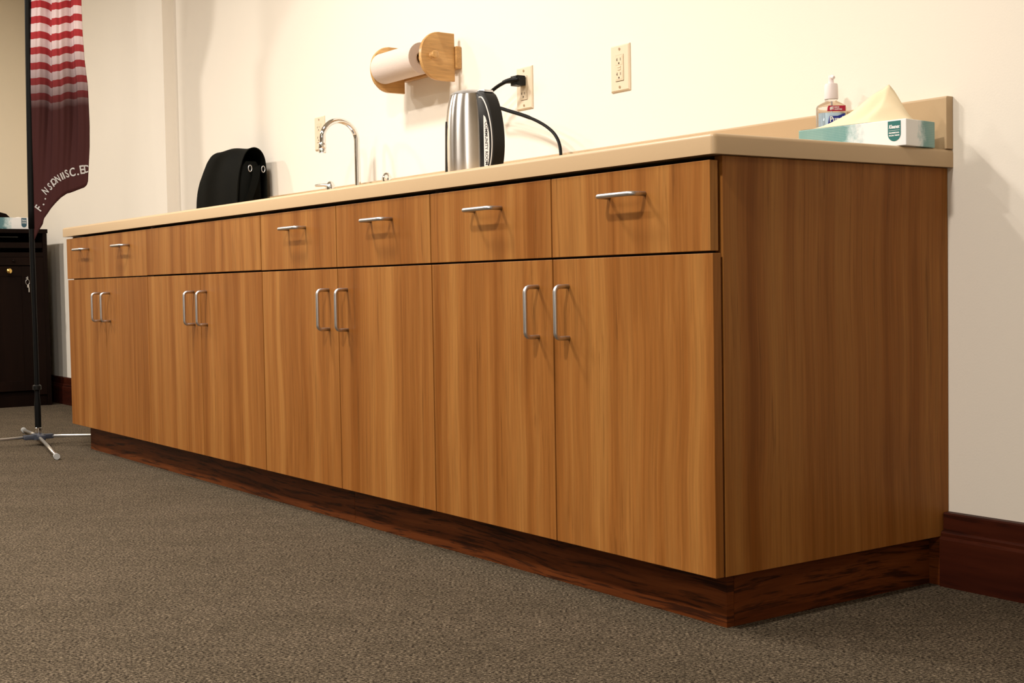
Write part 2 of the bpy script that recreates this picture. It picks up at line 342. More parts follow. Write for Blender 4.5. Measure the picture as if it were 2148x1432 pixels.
# ------------------------------------------------------------------ cabinets
def arc(cx, cy, r, a0, a1, n=6):
    return [(cx+r*math.cos(a0+(a1-a0)*k/n), cy+r*math.sin(a0+(a1-a0)*k/n)) for k in range(n+1)]
def handle_bm(c, vertical):
    """U-shaped wire pull, c = centre on the door face"""
    h, so, r, rr = 0.0505, 0.033, 0.0045, 0.011
    path = [(-h, 0)] + [(-h+rr+rr*math.cos(PI-a), so-rr+rr*math.sin(a)) for a in [PI/2*k/6 for k in range(7)]]
    path = path + [(-q[0], q[1]) for q in reversed(path)]
    pts = []
    for s, o in path:
        pts.append(Vector((c[0], c[1]-o, c[2]+s)) if vertical else Vector((c[0]+s, c[1]-o, c[2])))
    bm = bmesh.new(); tube(bm, pts, r, 14); return bm
def cabinet(i0, i1, label, drawers, right_end=False, left_end=False, dz=0.0):
    xr, xl = -SEAM[i0], -SEAM[i1]; xm = -SEAM[(i0+i1)//2]
    root = thing('base_cabinet', (xl, 0.0, 0.099), label, 'cabinet', 'row of wood-grain base cabinets')
    off = Vector((-xl, 0, -0.099))
    def add(name, bm, mt, parent=root, **k):
        bmesh.ops.translate(bm, vec=off, verts=bm.verts); return finish(name, bm, mt, parent, **k)
    t = 0.016
    bm = bmesh.new()
    box(bm, xl+0.0005, xl+t, 0.0235, D-0.002, 0.0995, ZU-0.001)
    if not right_end: box(bm, xr-t, xr-0.0005, 0.0235, D-0.002, 0.0995, ZU-0.001)
    box(bm, xl+t, xr-(0.0195 if right_end else t), 0.0235, D-0.002, 0.0995, 0.0995+t)
    box(bm, xl+t, xr-(0.0195 if right_end else t), D-0.010, D-0.002, 0.1155, ZU-0.001)
    box(bm, xl+t, xr-(0.0195 if right_end else t), 0.0235, 0.040, 0.655, 0.669)
    add('carcass', bm, M['wood_core'] if not left_end else M['wood'])
    if right_end:
        bm = bmesh.new()
        prism(bm, [(0.0245, 0.099), (D-0.033, 0.099), (D-0.033, 0.099), (D-0.0015, 0.099), (D-0.0015, ZU-0.001), (0.0245, ZU-0.001)], 'x', -0.019, 0.0, bev=0.0006)
        add('end_panel', bm, M['wood'])
    g = 0.0018
    for (a, b_, hs) in ((xl, xm, 1), (xm, xr, -1)):
        last = right_end and b_ == xr; first = left_end and a == xl
        d = add('door', B(a+g, b_-(g if not last else 0.0005), 0.0005, 0.0195, 0.0992, 0.6605, 0.0009), M['wood'])
        hx = (b_-0.050) if hs == 1 else (a+0.050)
        add('handle', handle_bm((hx, 0.0005, 0.5565), True), M['nickel'], d, smooth=True)
    if drawers:
        for k, (a, b_) in enumerate(((xl, xm), (xm, xr))):
            last = right_end and b_ == xr
            gg = g if not left_end else 0.0007
            d = add('drawer', B(a+gg, b_-(gg if not last else 0.0045), -0.001, 0.018, 0.6645, 0.8195, 0.0009), M['wood'])
            add('handle', handle_bm(((a+b_)/2+0.004, -0.001, 0.7725), False), M['nickel'], d, smooth=True)
    else:
        add('false_front', B(xl+g, xr-g, -0.0015, 0.0175, 0.6655, 0.8195, 0.0009), M['wood'])
    return root
cabinet(0, 2, 'wood-grain base cabinet at the right end of the row, its plain side panel showing', True, right_end=True)
cabinet(2, 4, 'wood-grain base cabinet with two drawers, between the right end cabinet and the drawerless sink cabinet', True)
cabinet(4, 6, 'wood-grain sink cabinet with one wide plain panel without handles above its doors', False)
cabinet(6, 8, 'wood-grain base cabinet at the far left end of the row, next to the banner stand', True, left_end=True)

# toe kick: three boards under the row
tk = thing('toe_kick', (-0.028, 0.052, 0), 'dark stained oak toe kick with visible grain under the row of cabinets', 'toe kick')
def addto(root, name, bm, mt, parent=None, **k):
    bmesh.ops.translate(bm, vec=-Vector(root.location), verts=bm.verts); return finish(name, bm, mt, parent or root, **k)
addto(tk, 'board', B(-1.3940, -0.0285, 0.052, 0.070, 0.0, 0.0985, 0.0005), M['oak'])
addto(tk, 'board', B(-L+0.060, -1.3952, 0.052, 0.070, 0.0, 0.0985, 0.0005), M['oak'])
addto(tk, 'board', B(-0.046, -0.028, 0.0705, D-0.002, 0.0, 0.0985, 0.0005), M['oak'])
addto(tk, 'board', B(-0.0278, 0.0008, 0.612, 0.628, 0.0, 0.0985, 0.0005), M['oak'])  # added return piece standing in for the dark gap beside the baseboard

# ------------------------------------------------------------------ worktop with sink cut-out
ct = thing('worktop', (-L/2, D/2, ZU), 'long beige solid-surface worktop with rounded front edge on the cabinets', 'worktop')
SX0, SX1, SY0, SY1 = -2.55, -1.98, 0.10, 0.49
x0, x1, y0, y1 = -L-0.030, 0.0125, -0.0075, D-0.0005
bm = bmesh.new()
xs = [x0, SX0, SX1, x1]; ys = [y0, SY0, SY1, y1]
gv = [[[bm.verts.new((x, y, z)) for z in (ZU, ZT)] for y in ys] for x in xs]
for i in range(3):
    for j in range(3):
        if i == 1 and j == 1: continue
        for k in (0, 1):
            f = [gv[i][j][k], gv[i+1][j][k], gv[i+1][j+1][k], gv[i][j+1][k]]
            bm.faces.new(f if k else list(reversed(f)))
for i in range(3):
    bm.faces.new((gv[i][0][0], gv[i+1][0][0], gv[i+1][0][1], gv[i][0][1])); bm.faces.new((gv[i][3][1], gv[i+1][3][1], gv[i+1][3][0], gv[i][3][0]))
    bm.faces.new((gv[0][i][1], gv[0][i+1][1], gv[0][i+1][0], gv[0][i][0])); bm.faces.new((gv[3][i][0], gv[3][i+1][0], gv[3][i+1][1], gv[3][i][1]))
bm.faces.new((gv[1][1][0], gv[1][1][1], gv[2][1][1], gv[2][1][0])); bm.faces.new((gv[1][2][1], gv[1][2][0], gv[2][2][0], gv[2][2][1]))
bm.faces.new((gv[1][1][1], gv[1][1][0], gv[1][2][0], gv[1][2][1])); bm.faces.new((gv[2][1][0], gv[2][1][1], gv[2][2][1], gv[2][2][0]))
bmesh.ops.recalc_face_normals(bm, faces=bm.faces)
def on_edge(e, f):
    return all(f(v.co) for v in e.verts)
ce = [e for e in bm.edges if on_edge(e, lambda c: abs(c.x-x1) < 1e-6 and abs(c.y-y0) < 1e-6)] + [e for e in bm.edges if on_edge(e, lambda c: abs(c.x-x0) < 1e-6 and abs(c.y-y0) < 1e-6)]
bmesh.ops.bevel(bm, geom=ce, offset=0.010, segments=6, affect='EDGES', profile=0.5)
te = [e for e in bm.edges if on_edge(e, lambda c: abs(c.z-ZT) < 1e-6) and len(e.link_faces) == 2 and any(abs(f.normal.z) < 0.5 for f in e.link_faces) and not on_edge(e, lambda c: SX0-1e-6 <= c.x <= SX1+1e-6 and SY0-1e-6 <= c.y <= SY1+1e-6) and not on_edge(e, lambda c: abs(c.y-y1) < 1e-6)]
bmesh.ops.bevel(bm, geom=te, offset=0.0075, segments=5, affect='EDGES', profile=0.5)
addto(ct, 'slab', bm, M['counter'], smooth=True, autosmooth=25)
bm = bmesh.new()
prism(bm, [(D-0.0208, ZT+0.0002), (D-0.0005, ZT+0.0002), (D-0.0005, 0.9672)] + [(D-0.0208+0.004-0.004*math.sin(a), 0.9672-0.004+0.004*math.cos(a)) for a in [PI/2*k/4 for k in range(5)]], 'x', -L-0.030, 0.0125, bev=0.0012)
bo = thing('backsplash', (-L/2, D, ZT), 'low beige backsplash strip standing on the back edge of the worktop', 'backsplash')
addto(bo, 'strip', bm, M['counter'])

# sink
sk = thing('kitchen_sink', ((SX0+SX1)/2, (SY0+SY1)/2, ZT), 'stainless drop-in sink set in the worktop in front of the gooseneck faucet', 'sink')
bm = bmesh.new()
a = 0.0015
box(bm, SX0-0.018, SX1+0.018, SY0-0.018, SY0+a, ZT+0.0003, ZT+0.0032, 0.001)
box(bm, SX0-0.018, SX1+0.018, SY1-a, SY1+0.018, ZT+0.0003, ZT+0.0032, 0.001)
box(bm, SX0-0.018, SX0+a, SY0+a, SY1-a, ZT+0.0003, ZT+0.0032, 0.001)
box(bm, SX1-a, SX1+0.018, SY0+a, SY1-a, ZT+0.0003, ZT+0.0032, 0.001)
addto(sk, 'rim', bm, M['nickel'])
bm = bmesh.new(); zb = 0.70
box(bm, SX0+a, SX0+0.003, SY0+a, SY1-a, zb, ZT+0.0003); box(bm, SX1-0.003, SX1-a, SY0+a, SY1-a, zb, ZT+0.0003)
box(bm, SX0+0.003, SX1-0.003, SY0+a, SY0+0.003, zb, ZT+0.0003); box(bm, SX0+0.003, SX1-0.003, SY1-0.003, SY1-a, zb, ZT+0.0003)
box(bm, SX0+a, SX1-a, SY0+a, SY1-a, zb-0.0015, zb)
addto(sk, 'basin', bm, M['nickel'])

# faucet
fx, fy = -2.268, 0.56
fa = thing('faucet', (fx, fy, ZT), 'chrome gooseneck faucet with two lever handles behind the sink', 'faucet')
R_ = 0.064
pts = [(fx, fy, ZT+0.004), (fx, fy, 1.0)] + [(fx, fy-R_+R_*math.cos(t), 1.097+R_*math.sin(t)) for t in [PI*k/24 for k in range(24)]] + [(fx, fy-2*R_, 1.085)]
bm = bmesh.new(); tube(bm, pts, 0.0096, 20)
addto(fa, 'spout', bm, M['chrome'], smooth=True, autosmooth=60)
bm = bmesh.new(); lathe(bm, [(0.027, ZT+0.0002), (0.027, ZT+0.006), (0.022, ZT+0.018), (0.0135, ZT+0.026), (0.0125, ZT+0.05)], 28, (fx, fy, 0))
addto(fa, 'spout_base', bm, M['chrome'], smooth=True, autosmooth=50)
bm = bmesh.new(); lathe(bm, [(0.0105, 1.052), (0.0122, 1.054), (0.0122, 1.064), (0.0112, 1.066), (0.0128, 1.068), (0.0128, 1.082), (0.0108, 1.086)], 24, (fx, fy-2*R_, 0))
addto(fa, 'aerator', bm, M['chrome'], smooth=True, autosmooth=40)
for hx, sd in ((-2.462, -1), (-2.074, 1)):
    bm = bmesh.new(); lathe(bm, [(0.026, ZT+0.0002), (0.026, ZT+0.008), (0.017, ZT+0.030), (0.0145, ZT+0.07), (0.017, ZT+0.088), (0.016, ZT+0.100), (0.009, ZT+0.112), (0.002, ZT+0.116)], 24, (hx, fy, 0))
    hb = addto(fa, 'handle_post', bm, M['chrome'], smooth=True, autosmooth=50)
    bm = bmesh.new(); tube(bm, [(hx, fy-0.004, ZT+0.100), (hx-0.03, fy-0.010, ZT+0.104) if sd < 0 else (hx+0.02, fy-0.014, ZT+0.100), (hx-0.075, fy-0.018, ZT+0.1045) if sd < 0 else (hx+0.05, fy-0.035, ZT+0.088)], [0.008, 0.006, 0.0045], 12)
    addto(fa, 'lever', bm, M['chrome'], hb, smooth=True, autosmooth=50)

# ------------------------------------------------------------------ wall outlets
def outlet(x, z, label, gfci=False, plugged=False):
    root = thing('wall_outlet', (x, D, z), label, 'outlet', 'almond outlets above the worktop')
    fin = lambda n, bm, mt, par=root, **k: finish(n, bm, mt, par, **k)
    # plate with a window
    bm = bmesh.new(); w, h, t = 0.0375, 0.0597, 0.006
    wi, hi = 0.0168, 0.0338
    outer = [(-w, -h), (w, -h), (w, h), (-w, h)]; inner = [(-wi, -hi), (wi, -hi), (wi, hi), (-wi, hi)]
    ob = [bm.verts.new((q[0], -0.0003, q[1])) for q in outer]; of = [bm.verts.new((q[0]*0.99+(0), -t*0.5, q[1]*0.995)) for q in outer]
    ot = [bm.verts.new((q[0]*0.90, -t, q[1]*0.94)) for q in outer]; it = [bm.verts.new((q[0], -t, q[1])) for q in inner]; ib = [bm.verts.new((q[0], -0.001, q[1])) for q in inner]
    for A_, B_ in ((ob, of), (of, ot), (ot, it), (it, ib)):
        for k in range(4): bm.faces.new((A_[k], A_[(k+1) % 4], B_[(k+1) % 4], B_[k]))
    bm.faces.new(ob); bm.faces.new(list(reversed(ib)))
    fin('wall_plate', bm, M['plate'])
    bm = B(-wi+0.0006, wi-0.0006, -0.0078, -0.0012, -hi+0.0008, hi-0.0006, 0.0012)
    rc = fin('receptacle', bm, M['plate_in'])
    for s in ((1, -1) if not plugged else (-1,)):
        zc = s*0.0185+0.003; bm = bmesh.new()
        box(bm, -0.0130, 0.0130, -0.0084, -0.0070, zc-0.0135, zc+0.0085, 0.0003)
        sf = fin('socket', bm, M['plate_in'], rc)
        bm = bmesh.new()
        prism(bm, [(-0.0078, zc-0.0035), (-0.0058, zc-0.0035), (-0.0058, zc+0.0045), (-0.0078, zc+0.0045), (-0.0078, zc+0.0010), (-0.0098, zc+0.0010), (-0.0098, zc-0.0010), (-0.0078, zc-0.0010)], 'y', -0.0087, -0.0080)
        fin('slot', bm, M['slot'], rc)
        fin('slot', B(0.0052, 0.0069, -0.0087, -0.0080, zc-0.003, zc+0.004), M['slot'], rc)
        bm = bmesh.new(); lathe(bm, [(0.0025, -0.0087), (0.0025, -0.0080)], 12, (0, 0, zc-0.0092), 'y'); fin('slot', bm, M['slot'], rc)
    fin('edge_gap', B(-wi+0.003, wi-0.0006, -0.0062, -0.0058, -hi-0.0003, -hi+0.0009), M['slot'], rc)
    if gfci:
        bm = bmesh.new(); box(bm, -0.006, 0.006, -0.0092, -0.0076, -0.0055, -0.0005, 0.0007); box(bm, -0.006, 0.006, -0.0092, -0.0076, 0.0010, 0.0052, 0.0007)
        fin('test_button', bm, M['plate'], rc)
    for s in (1, -1):
        bm = bmesh.new(); lathe(bm, [(0.0034, -0.0072), (0.0034, -0.0058)], 14, (0, 0, s*0.0485), 'y')
        fin('screw', bm, M['screw'])
    return root
outlet(-0.9965, 1.1642, 'almond wall outlet with nothing plugged in, right of the kettle and its cord', gfci=True)
outlet(-1.4182, 1.1672, 'almond wall outlet with the black kettle plug in its upper socket', plugged=True)
outlet(-2.6795, 1.1685, 'almond wall outlet partly hidden behind the gooseneck faucet')

# ------------------------------------------------------------------ kettle
kx, ky = -1.2665, 0.35
ke = thing('electric_kettle', (kx, ky, ZT), 'brushed stainless steel electric kettle with black handle on the worktop', 'kettle')
K_ = lambda n, bm, mt, par=ke, **k: addto(ke, n, bm, mt, par, **k)
bm = bmesh.new(); lathe(bm, [(0.070, ZT+0.0002), (0.074, ZT+0.002), (0.074, ZT+0.012), (0.069, ZT+0.016)], 56, (kx, ky, 0))
K_('power_base', bm, M['black'], smooth=True, autosmooth=40)
zz = ZT+0.017
prof = [(0.0668, 0), (0.0685, 0.004), (0.0686, 0.06), (0.0682, 0.10), (0.0672, 0.135), (0.0652, 0.165), (0.0622, 0.190), (0.0585, 0.209), (0.0545, 0.222), (0.0525, 0.2265)]
bm = bmesh.new(); lathe(bm, [(r, zz+z) for r, z in prof], 72, (kx, ky, 0))
K_('body', bm, M['steel'], smooth=True, autosmooth=50)
bm = bmesh.new(); lathe(bm, [(0.0528, zz+0.2267), (0.053, zz+0.2285), (0.050, zz+0.2315), (0.040, zz+0.2365), (0.024, zz+0.2405), (0.004, zz+0.242)], 56, (kx, ky, 0))
K_('lid', bm, M['nickel'], smooth=True, autosmooth=50)
bm = bmesh.new(); prism(bm, [(kx-0.040, ky-0.022), (kx-0.040, ky+0.022), (kx-0.076, ky+0.002), (kx-0.076, ky-0.002)], 'z', zz+0.192, zz+0.2262, bev=0.002)
K_('spout', bm, M['steel'], smooth=True, autosmooth=30)
# handle: solid web profile in x-z
hp = [(0.052, 0.226), (0.066, 0.231), (0.085, 0.226), (0.103, 0.205), (0.118, 0.170), (0.1275, 0.125), (0.129, 0.085), (0.124, 0.050), (0.113, 0.022), (0.098, 0.008), (0.078, 0.003), (0.064, 0.003), (0.066, 0.06), (0.064, 0.14), (0.058, 0.19)]
hpc = [(kx+a_, zz+b_) for a_, b_ in hp]
def smooth_poly(P, n=4):
    out = []; m_ = len(P)
    for i in range(m_):
        a_, b_, c_, d_ = (Vector(P[(i+k) % m_]) for k in (-1, 0, 1, 2))
        for k in range(n):
            t = k/n; out.append(tuple(0.5*((2*b_)+(c_-a_)*t+(2*a_-5*b_+4*c_-d_)*t*t+(3*b_-a_-3*c_+d_)*t**3)))
    return out
bm = bmesh.new(); prism(bm, smooth_poly(hpc, 3), 'y', ky-0.017, ky+0.017, bev=0.003)
hd = K_('handle', bm, M['black'], smooth=True, autosmooth=30)
tr = [(0.066, 0.214), (0.080, 0.211), (0.096, 0.192), (0.111, 0.160), (0.1205, 0.122), (0.122, 0.085), (0.117, 0.052), (0.106, 0.026), (0.094, 0.012)]
bm = bmesh.new(); tube(bm, catmull([(kx+a_, ky-0.0172, zz+b_) for a_, b_ in tr], 5), 0.0019, 8)
K_('trim_line', bm, M['tape'], hd, smooth=True)
lp = [(0.086, 0.020), (0.086, 0.166), (0.094, 0.160), (0.103, 0.142), (0.109, 0.118), (0.1105, 0.085), (0.107, 0.052), (0.098, 0.024), (0.092, 0.013), (0.087, 0.012)]
bm = bmesh.new(); prism(bm, [(kx+a_, zz+b_) for a_, b_ in lp], 'y', ky-0.0182, ky-0.0168)
lb = K_('label', bm, M['tape'], hd)
bm = text_bm('COMMUNITY ROOM B', 0.0165, 0.0002, bold=0.0002)
xsz = [v.co.x for v in bm.verts]; sc_ = 0.120/(max(xsz)-min(xsz)); bmesh.ops.scale(bm, vec=(sc_, 1, 1), verts=bm.verts)
place_bm(bm, (kx+0.0975, ky-0.0184, zz+0.088), (0, 0, -1), (1, 0, 0))
K_('lettering', bm, M['ink'], lb)
bm = bmesh.new(); prism(bm, [(kx+0.052, zz+0.2262), (kx+0.088, zz+0.2262), (kx+0.084, zz+0.232), (kx+0.056, zz+0.2335)], 'y', ky-0.014, ky+0.014, bev=0.0015)
K_('lid_button', bm, M['nickel'], smooth=True, autosmooth=30)
bm = bmesh.new()   # water gauge on the left flank of the body
for s in (0,):
    ang = math.atan2(-RT.y, -RT.x)+0.30
    c, s_ = math.cos(ang), math.sin(ang)
    for i in range(1):
        t_ = Vector((-s_, c, 0)); n_ = Vector((c, s_, 0)); o_ = Vector((kx, ky, 0))
        vs = []
        for zq, wq in ((0.020, 0.003), (0.030, 0.007), (0.145, 0.007), (0.158, 0.003)):
            rq = 0.0690 if zq < 0.1 else 0.0668
            for dn in (-0.004, 0.0012):
                for sg in (-1, 1): vs.append(bm.verts.new(o_+n_*(rq+dn)+t_*sg*wq+Vector((0, 0, zz+zq))))
        for i_ in range(3):
            a4 = vs[i_*4:i_*4+4]; b4 = vs[i_*4+4:i_*4+8]
            bm.faces.new((a4[2], a4[3], b4[3], b4[2])); bm.faces.new((a4[0], a4[2], b4[2], b4[0])); bm.faces.new((a4[3], a4[1], b4[1], b4[3])); bm.faces.new((a4[1], a4[0], b4[0], b4[1]))
        bm.faces.new((vs[0], vs[1], vs[3], vs[2])); bm.faces.new((vs[12], vs[14], vs[15], vs[13]))
K_('water_gauge', bm, M['black'])
cord = catmull([(-1.395, 0.600, 1.187), (-1.432, 0.589, 1.186), (-1.47, 0.580, 1.176), (-1.506, 0.575, 1.160), (-1.530, 0.57, 1.140), (-1.520, 0.572, 1.123), (-1.468, 0.575, 1.115), (-1.410, 0.578, 1.098), (-1.345, 0.58, 1.0785), (-1.285, 0.58, 1.057), (-1.236, 0.58, 1.0335), (-1.200, 0.578, 1.008), (-1.178, 0.575, 0.975), (-1.165, 0.565, 0.925), (-1.162, 0.545, 0.880), (-1.170, 0.51, 0.8685), (-1.20, 0.47, 0.8685), (-1.225, 0.435, 0.8690), (-1.24, 0.41, 0.8700)], 6)
bm = bmesh.new(); tube(bm, cord, [0.0052 if q.x > -1.60 and q.z > 1.07 else 0.0044 for q in cord], 12)
pc = K_('power_cord', bm, M['rubber'], smooth=True)
bm = bmesh.new()
prism(bm, [(-1.4335, 1.1720), (-1.4035, 1.1720), (-1.4035, 1.2000), (-1.4335, 1.2000)], 'y', D-0.043, D-0.0084, bev=0.005)
tube(bm, [(-1.415, 0.606, 1.188), (-1.428, 0.598, 1.188), (-1.442, 0.588, 1.186), (-1.452, 0.584, 1.184)], [0.0095, 0.0085, 0.0065, 0.0050], 12)
K_('plug', bm, M['black'], pc, smooth=True, autosmooth=40)

# ------------------------------------------------------------------ paper towel holder
xR, xLh = -1.752, -2.048
ph = thing('paper_towel_holder', ((xR+xLh)/2, D, 1.30), 'light maple paper towel holder screwed to the wall above the faucet and kettle', 'paper towel holder')
H_ = lambda n, bm, mt, par=ph, **k: addto(ph, n, bm, mt, par, **k)
def plate_poly(zc, yb, yf, h):
    r = h/2; cyc = yf+r*0.86; pts = [(yb, zc-r), (yb, zc+r)]
    for k in range(19):
        a_ = PI/2+PI*k/18
        pts.append((cyc+r*0.86*math.cos(a_), zc+r*math.sin(a_)))
    return pts
zc = 1.301
for xx0, xx1 in ((xR-0.014, xR), (xLh-0.014, xLh)):
    bm = bmesh.new(); prism(bm, plate_poly(zc, D-0.020, 0.4995, 0.1435), 'x', xx0, xx1, bev=0.0025, seg=3)
    H_('end_plate', bm, M['maple'], smooth=True, autosmooth=30)
H_('mounting_block', B(xLh-0.022, xR+0.008, D-0.0197, D-0.0005, zc-0.033, zc+0.034, 0.003), M['maple_v'])
bm = bmesh.new(); yc_ = 0.536
lathe(bm, [(0.010, xLh-0.016), (0.010, xR+0.002), (0.0075, xR+0.004), (0.0075, xR+0.010), (0.011, xR+0.014), (0.0122, xR+0.019), (0.011, xR+0.024), (0.006, xR+0.027)], 24, (0, yc_, zc), 'x')
H_('rod', bm, M['maple_v'], smooth=True, autosmooth=40)
rr_ = thing('paper_towel_roll', ((xR+xLh)/2, yc_, zc), 'cream white paper towel roll held between the two maple end plates', 'paper towel roll')
bm = bmesh.new(); n = 64; x0r, x1r = xLh+0.008, -1.808; ro, ri = 0.0475, 0.021
rings = []
for (x, r) in ((x0r, ri), (x0r, ro-0.001), (x0r+0.001, ro), (x1r-0.001, ro), (x1r, ro-0.001), (x1r, ri)):
    rings.append([bm.verts.new((x, yc_+r*math.cos(2*PI*k/n), zc+r*math.sin(2*PI*k/n))) for k in range(n)])
for i in range(6):
    a4, b4 = rings[i], rings[(i+1) % 6]
    for k in range(n): bm.faces.new((a4[k], a4[(k+1) % n], b4[(k+1) % n], b4[k]))
addto(rr_, 'paper', bm, M['paper'], smooth=True, autosmooth=40)
bm = bmesh.new(); rings = []
for (x, r) in ((x0r-0.002, 0.0185), (x0r-0.002, 0.0208), (x1r+0.002, 0.0208), (x1r+0.002, 0.0185)):
    rings.append([bm.verts.new((x, yc_+r*math.cos(2*PI*k/40), zc+r*math.sin(2*PI*k/40))) for k in range(40)])
for i in range(4):
    a4, b4 = rings[i], rings[(i+1) % 4]
    for k in range(40): bm.faces.new((a4[k], a4[(k+1) % 40], b4[(k+1) % 40], b4[k]))
addto(rr_, 'cardboard_tube', bm, M['card'], smooth=True, autosmooth=40)

# ------------------------------------------------------------------ messenger bag
bx0, bx1 = -3.452, -3.062
bg = thing('messenger_bag', ((bx0+bx1)/2, 0.53, ZT), 'black messenger bag with flap standing on the worktop against the wall', 'bag')
G_ = lambda n, bm, mt, par=bg, **k: addto(bg, n, bm, mt, par, **k)
def loft(bm, secs, close=True):
    rows = [[bm.verts.new(q) for q in s] for s in secs]; n = len(rows[0])
    for i in range(len(rows)-1):
        for k in range(n): bm.faces.new((rows[i][k], rows[i][(k+1) % n], rows[i+1][(k+1) % n], rows[i+1][k]))
    bm.faces.new(list(reversed(rows[0]))); bm.faces.new(rows[-1])
def bag_section(x, s, top, rnd=0.018):
    y0_, y1_ = 0.483, 0.588
    ys_ = lambda t: 0.5355+(t-0.5355)*s
    prof = [(y0_+rnd, 0.0), (y1_-0.006, 0.0), (y1_, 0.02), (y1_, 0.5), (y1_-0.003, 0.9), (y1_-0.02, 1.0), (y0_+0.035, 1.0), (y0_+0.012, 0.9), (y0_, 0.55), (y0_-0.002, 0.12), (y0_+0.004, 0.02)]
    return [(x, ys_(a_), ZT+0.0005+b_*top) for a_, b_ in prof]
bm = bmesh.new(); secs = []
for t in [0, 0.02, 0.06, 0.2, 0.4, 0.6, 0.8, 0.94, 0.98, 1.0]:
    x = bx0+0.012+(bx1-bx0-0.020)*t; e = min(t, 1-t)
    secs.append(bag_section(x, 0.80 if e < 0.01 else (0.93 if e < 0.05 else 1.0), 0.235+0.006*math.sin(6*t)))
loft(bm, secs); G_('pouch', bm, M['leather'], smooth=True, autosmooth=60)
# flap: thick sheet from the back over the top and down the front
def flap_line(t):      # corner rounding on the left
    return 0
prof = [(0.600, 0.06), (0.602, 0.16), (0.600, 0.225), (0.593, 0.258), (0.578, 0.280), (0.556, 0.289), (0.532, 0.282), (0.514, 0.262), (0.500, 0.230), (0.488, 0.190), (0.4795, 0.14), (0.4755, 0.08), (0.475, 0.022)]
th = 0.006
bm = bmesh.new(); nx = 26; rows_o = []; rows_i = []
prc = catmull([(a_, b_, 0) for a_, b_ in prof], 3)
nrm = []
for i in range(len(prc)):
    t_ = prc[min(i+1, len(prc)-1)]-prc[max(i-1, 0)]; nrm.append(Vector((-t_.y, t_.x, 0)).normalized())
for i in range(nx+1):
    t = i/nx; x = bx0+(bx1-bx0)*t; ro_, ri_ = [], []
    # left edge is rounded over at the top
    left = max(0, 1-t/0.16); droop = 0.052*left**2.2 + 0.004*math.sin(9*t)-0.014*(1-t)
    for q, nn in zip(prc, nrm):
        hfac = max(0, (q.y-0.10)/0.19)
        z = q.y-droop*hfac if droop > 0 else q.y-droop*hfac
        y = q.x-nn.x*0
        wob = 0.0015*math.sin(14*t+8*q.y)
        ro_.append(bm.verts.new((x-0.010*left*0-0.006*(1-hfac)*left, y+wob, ZT+z)))
        cin = Vector((0.5355, 0.13))-Vector((q.x, q.y)); cin.normalize()
        ri_.append(bm.verts.new((x-0.006*(1-hfac)*left, y+wob+cin.x*th, ZT+z+cin.y*th*0.6)))
    rows_o.append(ro_); rows_i.append(ri_)
m_ = len(prc)
for i in range(nx):
    for k in range(m_-1):
        bm.faces.new((rows_o[i][k], rows_o[i+1][k], rows_o[i+1][k+1], rows_o[i][k+1]))
        bm.faces.new((rows_i[i][k+1], rows_i[i+1][k+1], rows_i[i+1][k], rows_i[i][k]))
    for k in (0, m_-1): bm.faces.new((rows_o[i][k], rows_i[i][k], rows_i[i+1][k], rows_o[i+1][k]))
for i in (0, nx):
    for k in range(m_-1): bm.faces.new((rows_o[i][k], rows_o[i][k+1], rows_i[i][k+1], rows_i[i][k]))
G_('flap', bm, M['leather'], smooth=True, autosmooth=60)
# strap hanging on the right side, with two rings
bm = bmesh.new()
sp_ = catmull([(bx1-0.004, 0.560, ZT+0.215), (bx1+0.004, 0.556, ZT+0.19), (bx1+0.010, 0.545, ZT+0.15), (bx1+0.012, 0.525, ZT+0.10), (bx1+0.010, 0.505, ZT+0.05), (bx1+0.012, 0.495, ZT+0.012)], 5)
r0, r1 = [], []
for i, q in enumerate(sp_):
    w = 0.017; d_ = Vector((0, 0.9, 0.35)).normalized()
    r0.append([bm.verts.new(q+d_*w), bm.verts.new(q-d_*w), bm.verts.new(q-d_*w+Vector((0.003, 0, 0))), bm.verts.new(q+d_*w+Vector((0.003, 0, 0)))])
for i in range(len(r0)-1):
    for k in range(4): bm.faces.new((r0[i][k], r0[i][(k+1) % 4], r0[i+1][(k+1) % 4], r0[i+1][k]))
bm.faces.new(r0[0]); bm.faces.new(list(reversed(r0[-1])))
G_('strap', bm, M['leather'], smooth=True, autosmooth=40)
for yy, zz_ in ((0.532, 0.206), (0.586, 0.205)):
    bm = bmesh.new(); pts = [(bx1+0.004, yy+0.007*math.cos(2*PI*k/16), ZT+zz_+0.012*math.sin(2*PI*k/16)) for k in range(17)]
    tube(bm, pts, 0.0017, 8, cap=False); G_('ring', bm, M['nickel'], smooth=True)

